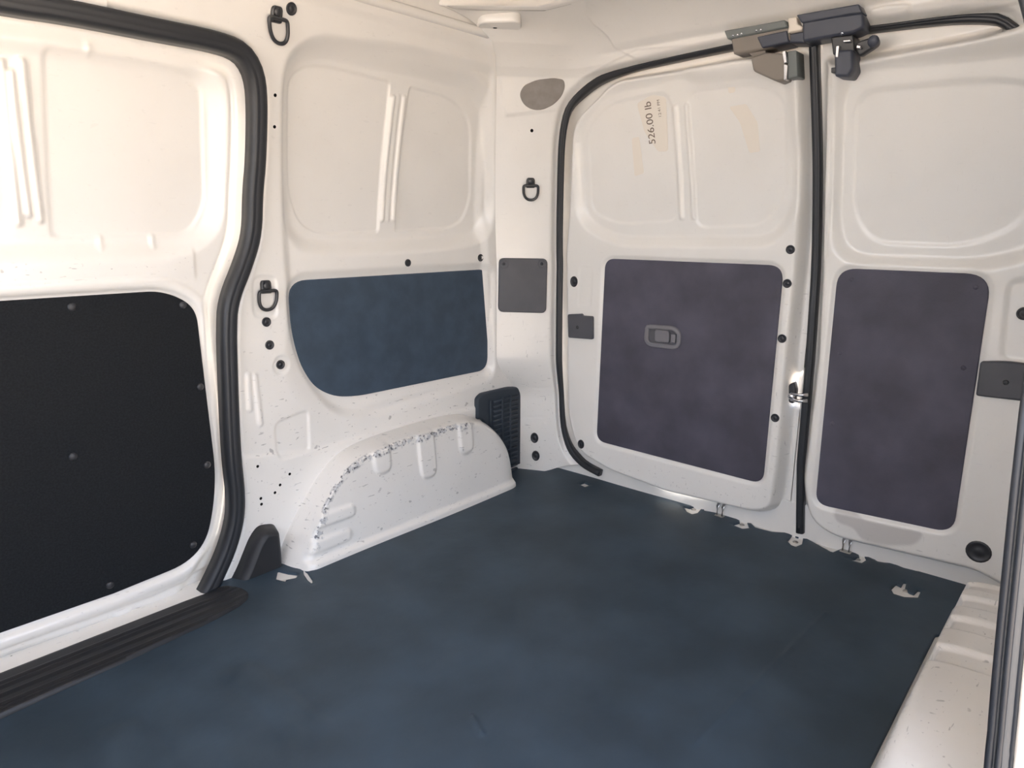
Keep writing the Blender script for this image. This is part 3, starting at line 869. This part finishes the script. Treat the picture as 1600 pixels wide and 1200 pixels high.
for (x, y, z) in npath[:34]:
    V += [(x - 0.002, y - 0.015, z), (x + 0.012, y - 0.026, z), (x + 0.10, y - 0.055, z)]
for i in range(33):
    for k in range(2):
        Fc.append((i * 3 + k, i * 3 + k + 1, i * 3 + k + 4, i * 3 + k + 3))
struct(link('trim_8', mesh('trim_8', V, Fc), 'paint'), 'white outer body edge beyond the nearest seal')
tr = field('trim_7', near, -0.92, 0.87, 1.2, 1.47, 0.03, None, 'paint')
struct(tr, 'white roof rail above the nearest door opening')

# ================================================================== THINGS
# ---- wheel arches -----------------------------------------------------
arch_wall = [(0.845, -0.01), (0.862, 0.03), (0.895, 0.085), (0.933, 0.135), (0.985, 0.197), (1.038, 0.240), (1.123, 0.263), (1.30, 0.270), (1.465, 0.270), (1.54, 0.252), (1.595, 0.218), (1.65, 0.165), (1.685, 0.11), (1.695, -0.01)]
arch_face = [(0.905, -0.01), (0.909, 0.04), (0.918, 0.092), (0.942, 0.150), (0.985, 0.198), (1.05, 0.232), (1.128, 0.246), (1.28, 0.250), (1.444, 0.250), (1.525, 0.228), (1.575, 0.180), (1.600, 0.120), (1.612, 0.06), (1.615, -0.01)]
arch_near_face = [(0.89, -0.01), (0.892, 0.08), (0.91, 0.150), (0.97, 0.192), (1.08, 0.196), (1.23, 0.180), (1.40, 0.156), (1.60, 0.126), (1.685, 0.105), (1.715, 0.06), (1.72, -0.01)]
arch_near_wall = [(0.79, -0.01), (0.795, 0.11), (0.82, 0.185), (0.91, 0.215), (1.08, 0.212), (1.23, 0.194), (1.40, 0.170), (1.60, 0.140), (1.70, 0.118), (1.735, 0.06), (1.74, -0.01)]
def arch_mesh(name, mirror=False):
    n, nv, nf = 220, 26, 56
    W_ = resample(chaikin(arch_near_wall if mirror else arch_wall, 2), n)
    F_ = resample(chaikin(arch_near_face if mirror else arch_face, 2), n)
    X = np.zeros((n, nv + nf)); Z = np.zeros((n, nv + nf)); Dp = np.zeros((n, nv + nf)); wear = np.zeros((n, nv + nf))
    fdep = (lambda z: 0.170 - 0.044 * np.clip(z / 0.2, 0, 1)) if mirror else (lambda z: 0.115 - 0.028 * np.clip(z / 0.25, 0, 1))
    frac = np.linspace(0, 1, n)
    for k in range(nv):
        a = math.pi / 2 * k / (nv - 1)
        b = 1 - math.cos(a) ** 0.75
        h = math.sin(a) ** 0.70
        X[:, k] = W_[:, 0] * (1 - b) + F_[:, 0] * b
        Z[:, k] = W_[:, 1] * (1 - b) + F_[:, 1] * b
        Dp[:, k] = h * fdep(Z[:, k]) - 0.004
        wear[:, k] = smooth((h - 0.86) / 0.14) * smooth((0.36 - np.abs(frac - 0.38)) / 0.08)
    for k in range(nf):
        f = (k + 1) / nf
        X[:, nv + k] = F_[:, 0] * (1 - f) + 1.27 * f
        Z[:, nv + k] = F_[:, 1] * (1 - f) + (-0.012) * f
        Dp[:, nv + k] = fdep(Z[:, nv + k]) - 0.004
        wear[:, nv + k] = smooth(1 - f / 0.07) * smooth((0.36 - np.abs(frac - 0.38)) / 0.08)
    # pressed ribs: three uprights on the face, two level ones at the front
    ups = [(1.135, 0.185, 0.028), (1.295, 0.130, 0.030), (1.455, 0.165, 0.028)]
    face_w = smooth((Dp - fdep(Z) * 0.72) / 0.02)
    for (cx, zb, w) in () if mirror else ups:
        q = rpoly([(cx - w, zb), (cx + w, zb), (cx + w, 0.4), (cx - w, 0.4)], [w, w, 0, 0])
        Dp += 0.0065 * step(sd(X, Z, q), 0.009) * smooth((Z - zb + 0.02) / 0.03)
    for (z0, x1) in () if mirror else ((0.115, 1.03), (0.055, 1.01)):
        q = rpoly([(0.80, z0 - 0.016), (x1, z0 - 0.016), (x1, z0 + 0.016), (0.80, z0 + 0.016)], [0, 0.016, 0.016, 0])
        Dp += 0.006 * step(sd(X, Z, q), 0.009) * face_w
    # cross ridges on the rear slope
    if mirror:
        for cx in (1.20, 1.36, 1.50, 1.63):
            q = step(np.abs(X - cx) - 0.034, 0.012)
            Z -= 0.008 * q * (Z > 0.05)
            Dp -= 0.006 * q * (Z > 0.05)
    # weld flange along the floor
    Dp += (0.003 if mirror else 0.014) * smooth((0.026 - Z) / 0.010) * face_w
    wear += 0.5 * smooth((0.02 - np.abs(Z - 0.026)) / 0.02) * (frac[:, None] > 0.8) * 0
    Y = (0.03 + Dp) if mirror else (YS - Dp)
    co = np.stack([X, Y, Z], -1).reshape(-1, 3)
    nc = nv + nf
    idx = np.arange(n * nc).reshape(n, nc)
    quads = np.stack([idx[:-1, :-1], idx[1:, :-1], idx[1:, 1:], idx[:-1, 1:]], -1).reshape(-1, 4)
    if mirror:
        quads = quads[:, ::-1]
    me = bpy.data.meshes.new(name)
    me.from_pydata(co.tolist(), [], quads.tolist())
    me.polygons.foreach_set('use_smooth', np.ones(len(quads), bool))
    for an, v in (('wear', wear * (0.35 if mirror else 1)), ('dirt', 0.9 + 0 * X)):
        a = me.attributes.new(an, 'FLOAT', 'POINT')
        a.data.foreach_set('value', np.clip(v, 0, 1).ravel().astype(np.float32))
    me.update()
    return me
a1 = link('wheel_arch', arch_mesh('wheel_arch'), 'paint')
tag(a1, 'white pressed wheel arch with chipped black edge below the long side board', 'wheel arch', 'wheel arches')
a2 = link('wheel_arch', arch_mesh('wheel_arch_near', True), 'paint')
tag(a2, 'scuffed white wheel arch with stepped ridges beside the nearest door seal', 'wheel arch', 'wheel arches')

# ---- rubber floor mat --------------------------------------------------
mat_out = [(-0.60, 0.05), (0.66, 0.05), (0.80, 0.11), (0.86, 0.20)] + [(1.60, 0.205), (1.70, 0.14), (1.90, 0.12)] + \
    [(1.935, 0.2044), (1.94, 0.2579), (1.934, 0.2998), (1.937, 0.3598), (1.931, 0.4604), (1.907, 0.4812), (1.855, 0.4944), (1.894, 0.5713), (1.918, 0.6005), (1.876, 0.666), (1.874, 0.712), (1.937, 0.7777), (1.905, 0.8134), (1.887, 0.8767), (1.941, 0.9059), (1.946, 0.9947), (1.931, 1.127), (1.945, 1.237), (1.946, 1.331), (1.948, 1.387), (1.858, 1.476), (1.857, 1.589)] + \
    [(1.80, 1.553), (1.70, 1.553), (1.62, 1.46), (0.89, 1.445), (0.87, 1.46), (0.84, 1.55), (0.69, 1.55)] + [(0.70, 1.46), (0.68, 1.425), (0.60, 1.402), (0.425, 1.388), (0.2, 1.378), (-0.60, 1.376)]
holes = [[(1.815, 1.291), (1.841, 1.288), (1.834, 1.26), (1.809, 1.263)], [(1.934, 1.296), (1.946, 1.282), (1.927, 1.266), (1.918, 1.276)], [(1.934, 1.041), (1.954, 1.027), (1.953, 1.003), (1.925, 1.018)], [(1.942, 0.9833), (1.954, 0.9697), (1.947, 0.9459), (1.93, 0.964)],
         [(1.879, 0.9435), (1.879, 0.9217), (1.9, 0.9132), (1.932, 0.9231), (1.942, 0.9127), (1.894, 0.8908), (1.86, 0.8844), (1.84, 0.8928), (1.847, 0.9134)],
         [(1.851, 0.7708), (1.879, 0.7599), (1.895, 0.769), (1.913, 0.763), (1.894, 0.7432), (1.863, 0.7243), (1.845, 0.7376)],
         [(1.848, 0.6106), (1.899, 0.6151), (1.892, 0.5984), (1.907, 0.5879), (1.855, 0.5732), (1.828, 0.5805), (1.831, 0.5939)],
         [(1.85, 0.461), (1.858, 0.4413), (1.876, 0.4322), (1.901, 0.4424), (1.907, 0.4312), (1.877, 0.4153), (1.849, 0.42), (1.847, 0.438)],
         [(1.904, 0.4117), (1.909, 0.3898), (1.921, 0.3714), (1.894, 0.3752), (1.888, 0.3921)], [(1.922, 0.3548), (1.915, 0.3367), (1.921, 0.3043), (1.9, 0.3071), (1.895, 0.3323), (1.906, 0.3465)],
         [(1.753, 0.3275), (1.788, 0.3248), (1.783, 0.3123), (1.811, 0.3132), (1.812, 0.3077), (1.782, 0.3038), (1.765, 0.2917), (1.763, 0.2804), (1.79, 0.2779), (1.795, 0.2722), (1.753, 0.2702), (1.734, 0.2956), (1.734, 0.3174)],
         [(0.8675, 1.45), (0.8702, 1.437), (0.8568, 1.394), (0.8455, 1.374), (0.8478, 1.399), (0.8576, 1.431)], [(0.7994, 1.462), (0.825, 1.497), (0.8349, 1.466), (0.8481, 1.442), (0.8361, 1.431), (0.8143, 1.441), (0.8082, 1.434)]]
def mat_sd(x, y):
    v = sd(x, y, mat_out)
    for h_ in holes:
        v = np.maximum(v, -sd(x, y, h_))
    return v
def mat_relief(x, y):
    d = 0.004 + 0 * x
    d += 0.0012 * np.sin(x * 9 + 2.3 * np.sin(y * 5)) * np.sin(y * 7 + 1.2)
    # floor beads showing through the front of the mat
    for x0 in (-0.1, 0.12, 0.34, 0.56):
        d += 0.0035 * step(np.abs(x - x0) - 0.03, 0.03) * smooth((1.22 - y) / 0.05) * smooth((y - 0.9) / 0.05)
    # long shallow crease running from the near side to the back doors
    d += 0.0015 * ridge(sline(x, y, [(0.9559, 0.437), (1.536, 0.4083)]), 0.006)
    # worn buckle
    p = [(0.7559, 0.7391)][0]
    d += 0.004 * ridge(sline(x, y, [(p[0] - 0.01, p[1] - 0.02), (p[0] + 0.01, p[1] + 0.02)]), 0.006)
    for h_ in holes:
        d -= 0.002 * smooth(1 - sd(x, y, h_) / 0.010)
    return d
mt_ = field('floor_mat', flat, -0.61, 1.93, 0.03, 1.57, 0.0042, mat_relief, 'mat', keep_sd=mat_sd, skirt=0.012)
tag(mt_, 'black rubber cargo mat covering the floor, torn along the rear sill', 'mat')
for k, h_ in enumerate(holes):
    if k in (4, 5, 6, 7, 10):
        c = np.mean(np.array(h_), 0)
        dome('floor_bolt', flat, (c[0], c[1]), 0.0075, 0.004, 'zinc', fl, d0=-0.0015)

# ---- sill tread under the sliding door ---------------------------------
def tread_relief(x, y):
    d = 0.012 - 0.013 * smooth((y - 1.365) / 0.14)
    for k, yy in enumerate((1.385, 1.402, 1.440, 1.475, 1.492)):
        d += 0.004 * ridge(np.abs(y - yy), 0.006)
    d = d + 0.004 * smooth(1 - np.abs(y - 1.372) / 0.01)
    e_ = smooth((0.735 - x) / 0.09)
    return d * e_ + 0.0075 * (1 - e_)
tread_out = [(-0.60, 1.364), (0.2, 1.366), (0.425, 1.376), (0.60, 1.392), (0.68, 1.408), (0.715, 1.43), (0.72, 1.47), (0.70, 1.525), (0.62, 1.53), (-0.60, 1.528)]
td = field('sill_tread', flat, -0.61, 0.75, 1.35, 1.56, 0.004, tread_relief, 'plastic', keep_sd=lambda x, y: sd(x, y, rpoly(tread_out, 0.02)), skirt=0.012)
tag(td, 'long black ribbed plastic step tread below the sliding door', 'tread')

# ---- black plastic cover at the pillar foot ----------------------------
pc = prism('pillar_cover', side, rpoly([(0.7146, -0.0112), (0.7405, 0.0229), (0.7799, 0.0937), (0.8058, 0.1191), (0.8575, 0.1072), (0.86, 0.0447), (0.8551, -0.0686)] + [(0.80, -0.035), (0.70, -0.03)], [0.01, 0.05, 0.03, 0.03, 0.02, 0.02, 0.01, 0.01, 0.01]), -0.004, 0.045, 'plastic', 0.010, None, taper=0.012)
tag(pc, 'black plastic cover at the pillar foot between door seal and wheel arch', 'cover')

# ---- long board below the blanked side window ---------------------------
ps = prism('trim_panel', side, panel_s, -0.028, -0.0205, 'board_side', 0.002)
tag(ps, 'long charcoal hardboard panel, bluish flare haze in its colour, with a curved lower corner above the wheel arch', 'panel')
dome('push_rivet', side, [(1.653, 0.6745)][0], 0.004, 0.002, 'chrome', ps, d0=-0.0205)

# ---- hole plugs and small holes on the side wall ------------------------
for (p, r) in (([(0.9263, 1.296)][0], 0.0125), ([(0.8724, 0.6162)][0], 0.0115), ([(0.8765, 0.5598)][0], 0.0115), ([(0.9035, 0.5069)][0], 0.0115), ([(1.329, 0.7388)][0], 0.0105), ([(1.627, 0.7437)][0], 0.0115)):
    plug(p, r, side, wl, None, float(side_relief(np.array([p[0]]), np.array([p[1]]))[0]))
for p in [(0.9023, 1.124), (0.9043, 1.059), (0.8194, 0.2663), (0.9042, 0.2235), (0.8754, 0.2022), (0.8599, 0.186), (0.8211, 0.1822), (0.8216, 0.1668)]:
    dome('bolt_hole', side, p, 0.0040, 0.0008, 'hole', wl, d0=float(side_relief(np.array([p[0]]), np.array([p[1]]))[0]) - 0.0002)
for p in [(0.1123, 1.121)] + zt([(0.6356, 1.374)]):
    dome('bolt_hole', back, p, 0.005, 0.0008, 'hole', wb)
for p in [(0.0889, 0.1228), (0.0962, 0.0579)]:
    plug(p, 0.0185, back, wb, None, 0.0)

# ---- covers on the rear pillar -------------------------------------------
pk = prism('pocket_cover', back, rpoly([(0.0068, 0.7418), (0.1639, 0.74), (0.1615, 0.5637), (0.0037, 0.5688)], 0.018), -0.002, 0.008, 'cover', 0.003)
tag(pk, 'square dark grey cover plate high on the rear pillar, two screws along its top', 'cover')
for p in [(0.0225, 0.7235), (0.1448, 0.7236)]:
    sc_ = sweep('screw_boss', back, circ(p, 0.013, 20), 0.003, 0.002, 'cover', True, pk, d0=0.008)
    dome('screw', back, p, 0.005, 0.004, 'plug', sc_, d0=0.008)
ov = prism('oval_cover', back, rpoly([(0.0696, 1.215), (0.0827, 1.239), (0.1217, 1.254), (0.1774, 1.261), (0.2077, 1.257), (0.2125, 1.239), (0.2034, 1.216), (0.1802, 1.193), (0.1446, 1.177), (0.1126, 1.176), (0.0844, 1.189)], 0.015), -0.002, 0.006, 'pad_grey', 0.002)
tag(ov, 'grey rounded triangular pad set in the upper rear pillar', 'cover')

# vent grille behind the wheel arch
grl = empty('vent_grille')
tag(grl, 'blue-black plastic vent grille between the wheel arch and the rear pillar', 'vent')
g_out = rpoly([(1.583, 0.298), (1.606, 0.3108), (1.741, 0.3092), (1.784, 0.3019), (1.798, 0.2768)] + [(1.800, 0.02), (1.702, 0.02), (1.698, 0.105), (1.655, 0.172), (1.60, 0.226)] + [(1.582, 0.2271)], [0.01, 0.01, 0.015, 0.01, 0.01, 0.004, 0.004, 0.01, 0.02, 0.02, 0.01])
prism('frame', side, g_out, -0.004, 0.016, 'grille', 0.006, grl)
gx0, gx1 = [(1.655, 0.2451)][0][0], [(1.778, 0.2209)][0][0]
gz1 = [(1.718, 0.2864)][0][1]
for k in range(17):
    z = gz1 - 0.012 - k * 0.0165
    g0 = max(gx0, float(np.interp(z, [0.0, 0.11, 0.165, 0.218], [1.71, 1.70, 1.667, 1.61])))
    prism('slat', side, [(g0, z - 0.005), (gx1, z - 0.004), (gx1, z + 0.004), (g0, z + 0.003)], 0.012, 0.0205, 'grille', 0.002, grl)
for xx in (gx0 - 0.014, gx0 + (gx1 - gx0) * 0.35, gx0 + (gx1 - gx0) * 0.68):
    zb = 0.04 if xx > 1.71 else float(np.interp(xx, [1.61, 1.667, 1.70], [0.225, 0.17, 0.12]))
    prism('mullion', side, [(xx - 0.004, zb), (xx + 0.004, zb), (xx + 0.004, gz1 - 0.004), (xx - 0.004, gz1 - 0.004)], 0.012, 0.0215, 'grille', 0.002, grl)

# ---- tie-down rings ---------------------------------------------------------
def tie_ring(surf, top, bot, width, label, d=0.0):
    """bracket with bolt and a hanging D ring; top and bottom points lie on the surface"""
    (x0, z0), (x1, z1) = top, bot
    h_ = z0 - z1
    xc = x0
    root = empty('tie_down_ring', tuple(float(v) for v in surf(xc, z0, d)))
    tag(root, label, 'tie-down ring', 'steel tie-down rings on the walls')
    zb = z0 - h_ * 0.42
    b = prism('bracket', surf, rpoly([(xc - 0.42 * width, z0 - 0.006), (xc - 0.30 * width, z0), (xc + 0.30 * width, z0), (xc + 0.42 * width, z0 - 0.006), (xc + 0.42 * width, zb), (xc - 0.42 * width, zb)], 0.004), d - 0.002, d + 0.008, 'metal_black', 0.003)
    keep(b, root)
    bolt = dome('bolt', surf, (xc, z0 - h_ * 0.17), 0.30 * width, 0.004, 'metal_black', None, d0=d + 0.008)
    keep(bolt, b); bolt.matrix_parent_inverse = Matrix.Identity(4); bolt.matrix_parent_inverse = Matrix.Identity(4)
    xr = x1
    wv = width * 0.72
    pts = []
    for (a, c) in [(-1, 0.02), (-1.0, 0.30), (-0.97, 0.52), (-0.80, 0.77), (-0.48, 0.94), (0, 1.0), (0.48, 0.94), (0.80, 0.77), (0.97, 0.52), (1.0, 0.30), (1, 0.02), (0.82, -0.06), (0.4, -0.06), (-0.4, -0.06), (-0.82, -0.06)]:
        f = c
        pts.append(tuple(surf(xc + (xr - xc) * max(f, 0) + a * wv, zb - f * (zb - z1) + 0.004, d + 0.012 - 0.004 * max(f, 0))))
    ring = tube('ring', chaikin(pts, 2, True), 0.0042, 'metal_black', None, 10, True, (0.3, 0.9, 0.1))
    keep(ring, root)
    return root
tie_ring(side, [(0.8917, 1.294)][0], [(0.9015, 1.22)][0], 0.030, 'topmost black tie-down ring, high on the pillar by the sliding door')
tie_ring(side, [(0.8785, 0.7149)][0], [(0.876, 0.6405)][0], 0.032, 'black tie-down ring halfway down the pillar, above three round plugs', -0.004)
tie_ring(back, [(0.1109, 0.9872)][0], [(0.1116, 0.9169)][0], 0.032, 'small black tie-down ring on the rear pillar above the square cover plate')

# ---- roof corner boss --------------------------------------------------------
def roof_pt(u, v, d=0.0):
    u, v = np.asarray(u, float), np.asarray(v, float)
    return np.stack([u, v, 1.362 - d + 0 * u], -1)
cb = prism('roof_bracket', roof_pt, rpoly([(1.44, 1.385), (1.50, 1.295), (1.56, 1.34), (1.57, 1.43), (1.49, 1.45)], 0.025), -0.04, 0.004, 'paint', 0.004)
tag(cb, 'white pressed bracket with a hole in the roof corner', 'bracket')
dome('bolt_hole', roof_pt, (1.502, 1.385), 0.006, 0.0008, 'hole', cb, d0=0.004)
